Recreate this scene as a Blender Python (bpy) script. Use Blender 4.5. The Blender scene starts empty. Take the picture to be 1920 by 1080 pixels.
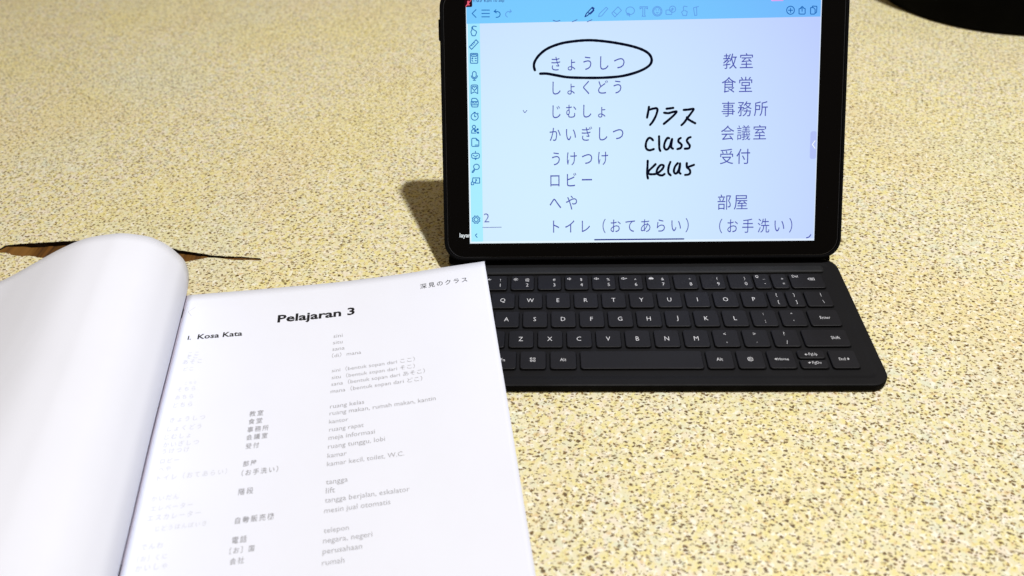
import bpy, bmesh, math, random, json
import numpy as np
from mathutils import Vector, Matrix
from mathutils.geometry import tessellate_polygon
random.seed(7); rng = np.random.default_rng(7)
MM = 0.001
sc = bpy.context.scene
COL = sc.collection
DATA = json.loads(r'''{"hand":[[[78.15,84.97],[77.65,81.86],[77.0,78.34]],[[78.59,83.25],[80.52,83.79],[82.99,84.01],[83.42,82.55],[82.41,79.19],[80.6,75.84],[78.93,73.78]],[[89.19,83.65],[91.02,83.83],[93.27,84.11]],[[87.64,81.19],[90.27,80.89],[92.88,81.52],[95.4,81.8],[93.95,79.79],[90.84,76.99],[87.56,74.33]],[[99.84,82.76],[102.82,82.92],[105.95,83.24],[104.68,80.93],[102.11,77.59],[100.31,75.03],[98.6,73.39]],[[101.94,78.12],[102.11,77.44],[104.49,75.85],[107.14,74.4]],[[80.86,64.2],[79.9,65.26],[78.58,65.8],[77.17,64.41],[76.34,61.8],[76.68,59.18],[78.38,58.05],[80.23,58.34],[81.44,58.74]],[[84.64,66.66],[84.72,63.52],[84.87,59.33],[85.52,57.48]],[[90.97,65.36],[89.92,65.54],[88.47,63.2],[87.87,60.33],[88.68,58.49],[90.26,58.62],[91.55,60.81],[92.82,64.87],[92.48,62.36],[92.41,59.75],[93.42,58.79]],[[98.23,65.42],[97.03,64.65],[96.79,63.09],[98.12,62.02],[98.93,60.7],[98.16,59.14],[96.22,58.54]],[[104.38,65.85],[103.07,65.35],[102.04,63.8],[102.85,62.22],[103.93,60.63],[103.43,58.97],[100.9,58.69]],[[77.65,51.44],[77.52,47.33],[77.35,43.11],[77.9,40.35]],[[82.59,49.27],[80.86,47.55],[78.49,45.21],[78.25,43.36],[80.64,42.96],[83.55,43.45],[86.44,45.63],[87.74,47.73],[87.2,48.68],[85.61,48.54],[83.78,46.2],[83.38,43.83],[84.88,42.49],[87.0,42.2],[88.32,43.08]],[[91.93,50.57],[90.91,47.69],[90.69,44.0],[92.19,42.13]],[[96.54,49.72],[94.88,47.64],[94.17,44.75],[94.93,43.31],[96.25,43.67],[97.53,46.55],[98.02,49.59],[97.8,46.54],[97.46,44.18],[98.37,43.11]],[[102.24,49.65],[102.38,47.28],[104.64,47.77],[106.74,48.54]],[[102.38,47.01],[104.15,45.41],[104.44,43.56],[103.4,42.52],[101.29,42.28]]],"ell":[[6.57,108.78],[5.99,111.12],[6.54,114.02],[9.39,117.96],[14.62,121.84],[22.8,124.72],[31.69,126.0],[40.56,126.41],[49.42,125.66],[58.28,124.27],[67.13,122.31],[73.77,120.03],[77.83,117.43],[79.56,114.16],[78.63,110.92],[74.6,108.1],[67.97,105.68],[59.84,104.01],[49.47,103.39],[38.34,103.5],[27.18,104.06],[19.74,105.42],[14.16,106.47],[9.91,106.54]],"stext":[["きょうしつ",17.0,108.13,62.75],["しょくどう",17.59,93.34,60.82],["じむしょ",17.51,78.79,50.83],["かいぎしつ",15.58,64.5,62.2],["うけつけ",17.02,49.23,52.59],["ロビー",15.93,35.92,42.45],["へや",15.33,21.15,32.92],["トイレ（おてあらい）",17.47,5.92,104.01],["教室",123.82,107.4,142.24],["食堂",123.27,92.92,142.09],["事務所",123.45,78.17,152.02],["会議室",123.33,63.49,151.4],["受付",122.98,48.7,141.79],["部屋",121.97,20.02,140.94],["（お手洗い）",123.26,5.09,169.31]],"icons":{"side":{"back_arrow_icon":[[[-29.95,146.37],[-32.44,144.05],[-30.02,141.63]]],"menu_icon":[[[-26.34,146.0],[-21.5,145.9]],[[-26.37,143.96],[-21.53,143.86]],[[-26.4,141.92],[-21.56,141.82]]],"undo_icon":[[[-17.49,146.05],[-18.62,145.02],[-17.1,144.07]],[[-18.52,145.02],[-16.41,144.97],[-15.23,144.36],[-14.8,143.3],[-15.26,142.06],[-16.29,141.48],[-17.48,141.44]]],"hand_icon":[[[-29.91,136.08],[-31.54,136.44],[-32.75,135.81],[-32.78,133.99],[-33.45,132.84],[-32.67,130.51],[-30.79,130.47],[-29.83,132.44],[-30.06,133.27],[-32.09,134.47],[-32.31,135.63]]],"ruler_icon":[[[-30.25,128.08],[-28.8,126.52],[-33.16,122.22],[-34.57,123.74],[-30.25,128.08]],[[-31.68,126.61],[-31.1,126.0]],[[-32.51,125.79],[-31.94,125.19]],[[-33.35,124.98],[-32.78,124.37]]],"calculator_icon":[[[-29.41,114.08],[-29.47,113.86],[-29.64,113.7],[-29.86,113.65],[-33.61,113.72],[-33.84,113.78],[-34.0,113.94],[-34.05,114.16],[-33.97,119.33],[-33.9,119.54],[-33.73,119.7],[-33.51,119.75],[-29.77,119.69],[-29.54,119.62],[-29.38,119.46],[-29.32,119.24],[-29.41,114.08]],[[-29.98,118.24],[-30.02,118.09],[-30.13,117.99],[-30.28,117.95],[-33.05,118.0],[-33.2,118.04],[-33.31,118.15],[-33.35,118.3],[-33.34,118.73],[-33.3,118.88],[-33.18,118.98],[-33.03,119.02],[-30.26,118.97],[-30.12,118.93],[-30.01,118.82],[-29.97,118.67],[-29.98,118.24]],[[-33.19,116.73],[-32.36,116.72]],[[-32.77,117.16],[-32.78,116.29]],[[-31.13,116.69],[-30.19,116.68]],[[-33.13,115.64],[-32.47,114.9]],[[-31.04,115.24],[-30.21,115.22]]],"microphone_icon":[[[-30.52,105.96],[-30.61,105.53],[-30.87,105.17],[-31.25,104.93],[-31.7,104.85],[-31.74,104.85],[-32.18,104.94],[-32.55,105.19],[-32.8,105.57],[-32.88,106.0],[-32.86,107.46],[-32.76,107.89],[-32.5,108.26],[-32.12,108.5],[-31.67,108.57],[-31.64,108.57],[-31.19,108.48],[-30.82,108.23],[-30.57,107.86],[-30.49,107.42],[-30.52,105.96]],[[-29.73,105.98],[-29.89,105.26],[-30.32,104.65],[-30.96,104.25],[-31.71,104.12],[-32.46,104.27],[-33.08,104.7],[-33.49,105.32],[-33.63,106.05]],[[-31.71,104.12],[-31.73,103.2]],[[-32.48,103.21],[-30.97,103.19]]],"bookmark_icon":[[[-33.85,99.76],[-33.28,100.3],[-30.08,100.24],[-29.64,99.69],[-29.72,94.92],[-31.81,96.05],[-33.93,94.98],[-33.85,99.76]],[[-31.79,96.86],[-33.2,98.28],[-33.03,99.3],[-32.35,99.44],[-31.76,98.8],[-31.15,99.42],[-30.47,99.26],[-30.34,98.23],[-31.79,96.86]]],"pdf_icon":[[[-33.64,90.2],[-33.62,91.59],[-33.04,92.03],[-30.97,91.99],[-29.64,90.68],[-29.64,90.13]],[[-34.02,90.02],[-29.5,89.95],[-29.53,87.92],[-34.05,87.99],[-34.02,90.02]],[[-33.68,87.91],[-33.69,87.06],[-33.25,86.65],[-30.12,86.6],[-29.7,87.0],[-29.68,87.85]]],"stopwatch_icon":[[[-29.65,80.56],[-29.8,79.8],[-30.2,79.14],[-30.81,78.66],[-31.56,78.4],[-32.34,78.42],[-33.08,78.69],[-33.67,79.2],[-34.06,79.87],[-34.18,80.63],[-34.03,81.39],[-33.63,82.05],[-33.01,82.53],[-32.27,82.79],[-31.48,82.77],[-30.75,82.5],[-30.16,82.0],[-29.77,81.32],[-29.65,80.56]],[[-31.89,81.93],[-31.91,80.6],[-31.06,80.58]],[[-32.37,83.31],[-31.37,83.3]],[[-30.02,82.79],[-29.52,82.28]]],"share_person_icon":[[[-31.42,74.17],[-31.57,73.65],[-31.96,73.28],[-32.49,73.14],[-33.02,73.29],[-33.4,73.68],[-33.53,74.2],[-33.38,74.72],[-32.99,75.09],[-32.46,75.22],[-31.93,75.07],[-31.55,74.69],[-31.42,74.17]],[[-34.0,70.34],[-33.98,71.83],[-33.21,72.71],[-31.79,72.69],[-31.3,72.04]],[[-34.0,70.34],[-31.33,70.3]],[[-31.81,71.65],[-30.18,72.62]],[[-31.81,71.65],[-29.91,70.53]],[[-29.68,72.61],[-29.81,72.3],[-30.14,72.17],[-30.46,72.3],[-30.58,72.62],[-30.45,72.93],[-30.12,73.06],[-29.8,72.92],[-29.68,72.61]],[[-29.46,70.53],[-29.59,70.21],[-29.92,70.09],[-30.24,70.22],[-30.37,70.54],[-30.23,70.85],[-29.9,70.98],[-29.58,70.84],[-29.46,70.53]],[[-31.36,71.64],[-31.49,71.33],[-31.82,71.2],[-32.14,71.34],[-32.26,71.66],[-32.13,71.97],[-31.8,72.09],[-31.48,71.96],[-31.36,71.64]]],"document_icon":[[[-34.02,66.62],[-33.5,67.11],[-31.38,67.08],[-29.49,65.47],[-29.54,62.34],[-29.95,61.94],[-33.59,61.99],[-34.09,62.4],[-34.02,66.62]],[[-31.38,67.08],[-30.9,65.83],[-29.49,65.47]],[[-31.86,62.82],[-30.19,62.79]]],"robot_icon":[[[-29.24,55.66],[-29.35,55.16],[-29.64,54.75],[-30.07,54.47],[-30.58,54.38],[-33.01,54.41],[-33.51,54.52],[-33.93,54.8],[-34.21,55.23],[-34.3,55.73],[-34.29,56.38],[-34.18,56.87],[-33.89,57.29],[-33.46,57.56],[-32.95,57.65],[-30.52,57.62],[-30.02,57.52],[-29.6,57.23],[-29.32,56.81],[-29.23,56.31],[-29.24,55.66]],[[-31.79,57.64],[-31.77,58.88]],[[-33.33,56.26],[-32.67,56.25]],[[-31.05,56.23],[-30.4,56.22]],[[-32.33,55.45],[-31.22,55.44]],[[-32.2,54.35],[-31.81,53.65],[-31.19,54.34]]],"magnifier_icon":[[[-29.45,49.02],[-29.57,48.44],[-29.89,47.93],[-30.38,47.56],[-30.98,47.36],[-31.62,47.37],[-32.21,47.58],[-32.69,47.97],[-33.0,48.48],[-33.1,49.07],[-32.98,49.65],[-32.65,50.15],[-32.16,50.53],[-31.56,50.72],[-30.93,50.71],[-30.34,50.5],[-29.86,50.12],[-29.55,49.6],[-29.45,49.02]],[[-32.82,47.41],[-34.01,46.17],[-34.07,45.47],[-33.46,45.56],[-32.53,46.91],[-32.82,47.41]]],"presentation_icon":[[[-33.96,39.9],[-33.72,42.06],[-29.36,42.0],[-29.41,38.69],[-32.36,38.72]],[[-31.81,41.13],[-31.82,40.23],[-31.16,40.62],[-31.81,41.13]],[[-34.66,37.65],[-34.8,38.9],[-33.96,39.9],[-33.47,39.14],[-32.1,39.12],[-31.83,39.87]],[[-34.66,37.65],[-33.39,37.73],[-33.12,38.63]]],"gear_icon":[[[-29.92,15.38],[-29.61,14.38],[-30.56,13.92],[-31.05,12.99],[-32.04,13.33],[-33.05,13.01],[-33.51,13.95],[-34.44,14.43],[-34.1,15.42],[-34.41,16.42],[-33.46,16.88],[-32.97,17.81],[-31.97,17.48],[-30.97,17.79],[-30.51,16.85],[-29.58,16.37],[-29.92,15.38]],[[-30.73,15.39],[-30.82,14.96],[-31.04,14.58],[-31.39,14.3],[-31.81,14.15],[-32.25,14.15],[-32.67,14.31],[-33.0,14.6],[-33.22,14.98],[-33.29,15.42],[-33.2,15.85],[-32.97,16.23],[-32.63,16.51],[-32.21,16.66],[-31.77,16.65],[-31.35,16.5],[-31.02,16.21],[-30.8,15.83],[-30.73,15.39]]],"collapse_icon":[[[-31.68,6.27],[-32.72,5.32],[-31.59,3.91]]],"add_icon":[[[166.75,141.99],[166.63,141.17],[166.24,140.45],[165.63,139.92],[164.86,139.65],[164.04,139.67],[163.25,139.97],[162.6,140.52],[162.17,141.26],[162.0,142.09],[162.12,142.91],[162.52,143.63],[163.13,144.15],[163.9,144.42],[164.72,144.41],[165.5,144.1],[166.15,143.55],[166.58,142.82],[166.75,141.99]],[[164.34,143.33],[164.42,140.74]],[[163.1,142.06],[165.7,142.01]]],"export_icon":[[[170.72,142.99],[169.52,142.79],[169.6,139.89],[170.16,139.62],[172.91,139.56],[173.33,139.92],[173.24,142.83],[172.14,143.17]],[[171.43,141.25],[171.34,144.16]],[[170.49,143.31],[171.34,144.16],[172.24,143.49]]],"pages_icon":[[[176.52,143.3],[178.16,143.37],[179.29,142.27],[179.37,139.9],[178.94,139.44],[176.86,139.48],[176.57,139.75],[176.52,143.3]],[[177.49,143.6],[177.69,144.24],[180.22,144.08],[180.34,143.54],[180.22,140.53],[179.48,139.9]]]},"pen":{"pen_icon":[[[37.99,140.68],[38.94,142.63],[42.6,146.32],[43.68,145.67],[43.25,144.63],[39.58,141.36],[37.99,140.68]],[[40.23,143.02],[41.31,142.16]],[[42.17,146.04],[43.33,144.84]],[[43.59,144.42],[41.74,142.57]]]},"faded":{"redo_icon":[[[-8.58,145.87],[-7.84,144.8],[-9.01,143.97]],[[-7.98,144.8],[-10.29,144.75],[-11.49,143.62],[-11.34,142.31],[-10.33,141.46]]],"highlighter_icon":[[[46.48,140.59],[46.91,142.26],[51.21,146.14],[52.2,145.29],[48.42,140.97],[46.48,140.59]]],"eraser_icon":[[[54.66,142.52],[58.51,146.29],[60.67,144.07],[56.6,140.18],[54.66,142.52]],[[55.73,143.42],[57.89,141.54]]],"lasso_icon":[[[68.7,143.7],[68.55,142.92],[68.09,142.23],[67.39,141.74],[66.52,141.48],[65.59,141.5],[64.72,141.79],[64.01,142.32],[63.55,143.02],[63.38,143.81],[63.54,144.59],[64.0,145.27],[64.7,145.77],[65.57,146.02],[66.49,146.0],[67.36,145.71],[68.07,145.19],[68.54,144.49],[68.7,143.7]],[[65.63,141.55],[65.76,140.29]],[[65.71,141.67],[65.55,141.33],[65.12,141.13],[64.59,141.14],[64.16,141.36],[63.99,141.71],[64.16,142.05],[64.58,142.25],[65.11,142.24],[65.55,142.02],[65.71,141.67]]],"text_icon":[[[72.03,146.01],[76.83,145.91],[76.76,144.58],[75.9,145.22],[75.04,145.24],[75.07,141.06],[75.51,140.22],[73.36,140.26],[73.87,141.09],[73.84,145.26],[72.9,145.28],[72.13,144.67],[72.03,146.01]]],"sticker_icon":[[[85.68,143.02],[85.52,142.03],[85.02,141.16],[84.25,140.52],[83.3,140.19],[82.29,140.21],[81.34,140.58],[80.56,141.25],[80.04,142.14],[79.86,143.14],[80.02,144.13],[80.52,145.0],[81.29,145.64],[82.24,145.96],[83.25,145.94],[84.2,145.58],[84.98,144.91],[85.49,144.02],[85.68,143.02]],[[85.0,143.03],[84.87,142.27],[84.49,141.6],[83.9,141.11],[83.18,140.85],[82.4,140.87],[81.67,141.15],[81.08,141.67],[80.68,142.35],[80.54,143.12],[80.67,143.89],[81.05,144.56],[81.64,145.05],[82.36,145.3],[83.13,145.29],[83.86,145.01],[84.46,144.49],[84.85,143.81],[85.0,143.03]],[[81.9,144.06],[82.16,143.72]],[[83.4,144.03],[83.66,143.69]],[[82.13,142.38],[82.78,141.95],[83.42,142.44]]],"translate_icon":[[[91.77,141.35],[91.72,141.15],[91.56,141.0],[91.35,140.95],[88.57,141.0],[88.36,141.06],[88.2,141.22],[88.14,141.43],[88.12,143.3],[88.17,143.51],[88.33,143.66],[88.54,143.71],[91.32,143.66],[91.53,143.6],[91.69,143.44],[91.75,143.23],[91.77,141.35]],[[94.09,144.1],[93.98,143.46],[93.66,142.9],[93.15,142.5],[92.52,142.29],[91.86,142.3],[91.23,142.53],[90.71,142.96],[90.37,143.53],[90.24,144.18],[90.35,144.82],[90.68,145.37],[91.19,145.78],[91.81,145.99],[92.48,145.98],[93.11,145.74],[93.63,145.31],[93.97,144.74],[94.09,144.1]],[[91.4,144.28],[92.94,144.25]],[[92.16,144.89],[92.18,143.43]]],"gesture_icon":[[[101.12,145.41],[99.41,145.86],[98.77,145.38],[99.01,143.29],[97.75,142.28],[98.63,140.17],[100.77,140.13],[101.25,142.41],[99.66,143.28]]],"cards_icon":[[[104.97,144.63],[106.88,145.21],[107.17,140.21],[105.89,140.03],[104.97,144.63]],[[107.09,145.21],[108.15,145.39]]]}},"dots":[[[18.17,138.98],[20.16,138.3],[22.49,138.74]],[[30.13,137.78],[33.12,139.01]],[[39.42,137.59],[42.4,138.82]],[[-1.02,84.05],[-0.02,82.7],[1.35,84.01]]],"twoline":[[-27.9,10.3],[-15.83,10.36]],"two":[-26.99,13.56,-23.54],"pdf":[-33.48,88.54,-30.09],"home":[[43.83,1.73],[101.35,1.72]],"corner":[[178.43,1.69],[180.09,2.35],[181.05,3.7]],"tab":[[178.87,51.3],[183.27,68.4]],"chev":[[181.82,62.5],[180.24,60.21],[181.97,57.88]],"layar":[-42.88,4.08,-35.78],"mute":[[-36.48,147.99],[-32.39,152.26]],"status":[[-32.08,150.9],[-26.4,150.78],[-24.73,150.81],[-12.21,150.62]],"pill":[[152.5,147.68],[159.96,147.62]],"lay":{"toolbar":137.91,"side":-27.74,"sideL":-35.24},"c3":[["sini",91.5,51.46,96.83,51.56],["situ",91.36,56.88,96.96,57.04],["sana",91.23,62.2,98.34,62.66],["（di）mana",91.12,67.86,107.96,67.99],["sini（bentuk sopan dari ここ）",91.52,79.82,138.7,79.91],["situ（bentuk sopan dari そこ）",91.71,85.21,138.48,85.34],["sana（bentuk sopan dari あそこ）",91.59,90.45,144.0,90.32],["mana（bentuk sopan dari どこ）",91.49,95.98,142.24,95.63],["ruang kelas",91.58,106.78,109.99,107.09],["ruang makan, rumah makan, kantin",91.48,111.97,148.75,111.53],["kantor",91.39,117.41,101.54,117.41],["ruang rapat",91.57,122.79,109.76,122.81],["meja informasi",91.49,128.34,115.63,128.05],["ruang tunggu, lobi",91.41,134.12,120.84,133.42],["kamar",91.32,139.43,101.08,139.44],["kamar kecil, toilet, W.C.",91.26,145.28,130.48,143.76],["tangga",91.09,155.35,101.88,155.28],["lift",91.28,160.59,95.7,160.4],["tangga berjalan, eskalator",90.98,166.54,132.35,164.86],["mesin jual otomatis",90.92,171.8,122.76,171.08],["telepon",91.08,182.35,102.83,181.98],["negara, negeri",91.05,187.85,113.88,187.07],["perusahaan",91.01,192.98,109.16,192.88],["rumah",91.01,198.79,101.16,198.55]],"c2":[["教室",48.68,105.86,55.97,106.21],["食堂",48.71,111.35,55.9,111.34],["事務所",48.73,116.71,59.73,116.93],["会議室",48.75,121.96,59.61,121.84],["受付",49.07,127.49,55.8,127.46],["部屋",48.93,138.39,55.52,138.39],["（お手洗い）",48.78,144.14,66.82,143.91],["階段",48.45,154.94,55.62,155.07],["自動販売機",48.78,170.85,66.97,171.2],["電話",48.57,181.42,55.36,181.31],["［お］国",48.23,186.51,59.32,186.77],["会社",48.93,192.16,55.33,192.04]],"c1":[["ここ",9.06,55.26,14.95,55.14],["そこ",8.58,57.79,14.67,57.28],["あそこ",7.19,61.89,17.65,61.53],["どこ",8.39,67.51,13.8,66.95],["こちら",10.95,78.08,17.15,77.66],["そちら",7.78,82.85,17.38,82.9],["あちら",7.64,88.69,17.15,88.75],["どちら",7.51,94.41,17.49,94.56],["きょうしつ",7.73,105.19,25.61,104.58],["しょくどう",7.44,111.24,24.57,110.61],["じむしょ",7.01,116.42,20.0,116.02],["かいぎしつ",7.12,121.56,24.72,120.78],["うけつけ",7.31,125.6,20.59,124.99],["ロビー",7.53,131.21,16.58,131.1],["へや",7.62,136.04,13.23,135.83],["トイレ（おてあらい）",7.73,142.34,41.36,140.83],["かいだん",7.2,153.19,19.86,152.81],["エレベーター",7.76,158.85,27.22,158.27],["エスカレーター",7.25,163.95,31.73,163.57],["じどうはんばいき",12.01,169.95,35.3,169.51],["でんわ",7.25,178.86,16.93,178.6],["［お］くに",6.81,184.89,19.9,184.63],["かいしゃ",6.83,189.56,20.81,189.73]],"h":[["Pelajaran 3",57.49,32.11,103.81,33.5]],"h2":[["I.",6.73,41.4,8.68,41.33],["Kosa Kata",12.31,41.43,37.87,41.69]],"h3":[["深見のクラス",144.64,17.12,174.58,18.88]],"K":[[[2.22,11.5],[1.73,20.31]],[[6.78,12.58],[3.24,16.1]],[[3.24,16.1],[5.77,20.34]]],"staple":[[0.3,13.25],[-0.25,21.52]],"prof":[[-0.0,10.0],[1.9,15.1],[4.5,21.8],[6.2,28.8],[6.3,36.6],[4.1,42.6],[0.2,49.3],[-5.6,55.1],[-12.1,58.4],[-21.2,61.0],[-28.6,61.3],[-38.7,60.8],[-47.7,58.8],[-59.2,54.6],[-69.3,50.1],[-79.3,45.5],[-89.6,40.7],[-99.7,36.7]],"crack":[[-374.8,55.3],[-370.3,57.7],[-368.4,61.4],[-363.4,62.2],[-357.7,63.1],[-349.5,63.6],[-339.2,64.7],[-328.1,65.8],[-318.5,66.0],[-305.0,66.1],[-285.1,64.5],[-260.5,60.4],[-243.5,55.5],[-237.2,53.4],[-230.5,51.6],[-222.8,49.8],[-213.6,47.7],[-202.1,46.5],[-191.8,45.6],[-181.3,44.3],[-179.6,42.5],[-180.8,41.7],[-187.2,42.3],[-193.8,42.2],[-201.0,42.9],[-206.9,44.1],[-212.8,45.1],[-218.0,45.4],[-221.0,44.2],[-223.6,43.3],[-228.7,42.0],[-231.4,40.9],[-241.2,38.7],[-259.2,37.7],[-285.7,39.2],[-305.2,41.2],[-321.7,44.4],[-334.9,46.7],[-342.3,48.8],[-349.5,48.6],[-354.3,49.3],[-358.3,50.2],[-360.4,52.1],[-367.8,53.0],[-372.6,53.5]],"cam":[[0.99916,0.006624,0.040444],[0.026542,0.647345,-0.761735],[-0.031227,0.762168,0.646626]],"C":[11.15,-368.5,322.3],"f":1463.58495452065,"tilt":0.5900829598814238}''')

# ------------------------------------------------------------------ camera, light, exposure
cd = bpy.data.cameras.new('camera'); cam = bpy.data.objects.new('camera', cd); COL.objects.link(cam)
sc.camera = cam
cd.sensor_width = 36.0; cd.lens = DATA['f']/1920*36; cd.clip_start = 0.01; cd.clip_end = 50
CP = Vector(DATA['C'])*MM
M4 = Matrix(DATA['cam']).to_4x4(); M4.translation = CP; cam.matrix_world = M4
cd.dof.use_dof = True; cd.dof.focus_distance = 0.475; cd.dof.aperture_fstop = 8.0
w = bpy.data.worlds.new('World'); sc.world = w; w.use_nodes = True
bg = w.node_tree.nodes['Background']; bg.inputs[0].default_value = (1.0, 0.76, 0.46, 1); bg.inputs[1].default_value = 0.20
ld = bpy.data.lights.new('ceiling_lamp', 'POINT'); ld.energy = 141; ld.shadow_soft_size = 0.037; ld.color = (1.0, 0.985, 0.965)
lo = bpy.data.objects.new('ceiling_lamp', ld); lo.location = (0.465, 0.033, 1.8); COL.objects.link(lo)
sc.view_settings.view_transform = 'Standard'; sc.view_settings.look = 'None'
sc.view_settings.exposure = 0.0; sc.view_settings.gamma = 1.0

# ------------------------------------------------------------------ helpers
def tag(o, label=None, cat=None, group=None, kind=None):
    if label: o['label'] = label
    if cat: o['category'] = cat
    if group: o['group'] = group
    if kind: o['kind'] = kind
    return o
def obj(name, me, mat=None, parent=None, smooth=False):
    o = bpy.data.objects.new(name, me); COL.objects.link(o)
    if mat and not me.materials: me.materials.append(mat)
    if parent: o.parent = parent
    if smooth:
        for p in me.polygons: p.use_smooth = True
    return o
def empty(name, loc=(0, 0, 0)):
    o = bpy.data.objects.new(name, None); COL.objects.link(o); o.location = loc; o.empty_display_size = 0.02
    return o
def mesh(name, vs, fs):
    me = bpy.data.meshes.new(name); me.from_pydata([tuple(float(c)*MM for c in v) for v in vs], [], fs); me.update(); return me
def rrect(x0, x1, y0, y1, r, n=6):
    r = max(r, 0.02); L = []
    for cx, cy, a in ((x1-r, y1-r, 0), (x0+r, y1-r, 90), (x0+r, y0+r, 180), (x1-r, y0+r, 270)):
        for i in range(n+1):
            t = math.radians(a+90*i/n); L.append((cx+r*math.cos(t), cy+r*math.sin(t)))
    return L
def slab(name, x0, x1, y0, y1, levels, r, n=6):
    """stack of rounded-rectangle loops; levels = (inset, z), bottom to top"""
    vs, fs = [], []; k = 4*(n+1)
    for ins, z in levels:
        vs += [(x, y, z) for x, y in rrect(x0+ins, x1-ins, y0+ins, y1-ins, r-ins if r > ins+0.05 else 0.3, n)]
    for l in range(len(levels)-1):
        for i in range(k):
            j = (i+1) % k; fs.append((l*k+i, l*k+j, (l+1)*k+j, (l+1)*k+i))
    fs.append(tuple(range(k-1, -1, -1))); b = (len(levels)-1)*k; fs.append(tuple(range(b, b+k)))
    return mesh(name, vs, fs)
def catmull(pts, n=6):
    P = [np.array(p, float) for p in pts]; P = [2*P[0]-P[1]]+P+[2*P[-1]-P[-2]]; out = []
    for i in range(1, len(P)-2):
        for k in range(n):
            t = k/n
            out.append(0.5*((2*P[i])+(-P[i-1]+P[i+1])*t+(2*P[i-1]-5*P[i]+4*P[i+1]-P[i+2])*t*t+(-P[i-1]+3*P[i]-3*P[i+1]+P[i+2])*t**3))
    out.append(P[-2]); return out
def stroke(vs, fs, pts, wid, z, smooth=False, wob=0.0):
    """flat ribbon with round ends, appended to vs/fs (x, y, z in mm)"""
    pts = catmull(pts, 5) if smooth and len(pts) > 2 else [np.array(p, float) for p in pts]
    for i, p in enumerate(pts):
        h = wid/2*(1+wob*math.sin(i*0.9+p[0]))
        b = len(vs); vs += [(p[0]+h*math.cos(a*math.pi/4), p[1]+h*math.sin(a*math.pi/4), z) for a in range(8)]
        fs.append(tuple(range(b, b+8)))
        if i+1 < len(pts):
            q = pts[i+1]; d = q-p; L = math.hypot(*d)
            if L < 1e-4: continue
            nx, ny = -d[1]/L*h, d[0]/L*h; b = len(vs)
            vs += [(p[0]-nx, p[1]-ny, z-0.004), (q[0]-nx, q[1]-ny, z-0.004), (q[0]+nx, q[1]+ny, z-0.004), (p[0]+nx, p[1]+ny, z-0.004)]
            fs.append((b, b+1, b+2, b+3))
_tc = {}
def glyphs(s, off=0.0, res=3):
    k = (s, off, res)
    if k in _tc: return _tc[k]
    cu = bpy.data.curves.new('type', 'FONT'); cu.body = s; cu.size = 1.0; cu.offset = off; cu.resolution_u = res
    o = bpy.data.objects.new('type', cu); me = bpy.data.meshes.new_from_object(o)
    vs = np.array([v.co[:2] for v in me.vertices]) if len(me.vertices) else np.zeros((0, 2))
    fs = [tuple(p.vertices) for p in me.polygons]
    bpy.data.objects.remove(o); bpy.data.curves.remove(cu); bpy.data.meshes.remove(me)
    _tc[k] = (vs, fs); return _tc[k]
def is_cjk(s): return any(ord(c) > 0x2000 for c in s)
def place_text(vs, fs, s, x0, x1, yb, fz, off=0.0, ysc=1.0, res=3, base=None):
    """fit text between x0 and x1, resting on yb (y up); fz(x, y) gives the 3-D point"""
    g, gf = glyphs(s, off, res)
    if not len(g): return
    mn, mx = g.min(0), g.max(0); k = (x1-x0)/(mx[0]-mn[0]); by = mn[1] if (is_cjk(s) if base is None else not base) else 0.0
    b = len(vs); vs += [fz(x0+(p[0]-mn[0])*k, yb+(p[1]-by)*k*ysc) for p in g]
    fs += [tuple(b+i for i in f) for f in gf]
def cell_text(vs, fs, s, x0, x1, yb, fz, off, shrink):
    """full-width writing whose signs are narrower than their cells"""
    g, gf = glyphs(s, off, 3); a2, a1 = glyphs('口口', off, 3)[0], glyphs('口', off, 3)[0]; adv = a2[:, 0].max()-a1[:, 0].max(); st0 = 0
    c = (np.floor(np.clip(g[:, 0]/adv, 0, len(s)-.001))+.5)*adv; gx = c+(g[:, 0]-c)*shrink
    k = (x1-x0)/(gx.max()-gx.min()); b = len(vs)
    vs += [fz(x0+(x-gx.min())*k, yb+(p[1]-g[:, 1].min())*k) for x, p in zip(gx, g)]; fs += [tuple(b+i for i in f) for f in gf]
def em_text(vs, fs, s, cx, cy, em, fz, off=0.0, sx=1.0, align='c'):
    """text of a given size with its bounding box centred on (cx, cy)"""
    g, gf = glyphs(s, off, 2); mn, mx = g.min(0), g.max(0); c = (mn+mx)/2
    if align == 'l': c = np.array([mn[0], c[1]])
    b = len(vs); vs += [fz(cx+(p[0]-c[0])*em*sx, cy+(p[1]-c[1])*em) for p in g]
    fs += [tuple(b+i for i in f) for f in gf]

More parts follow.
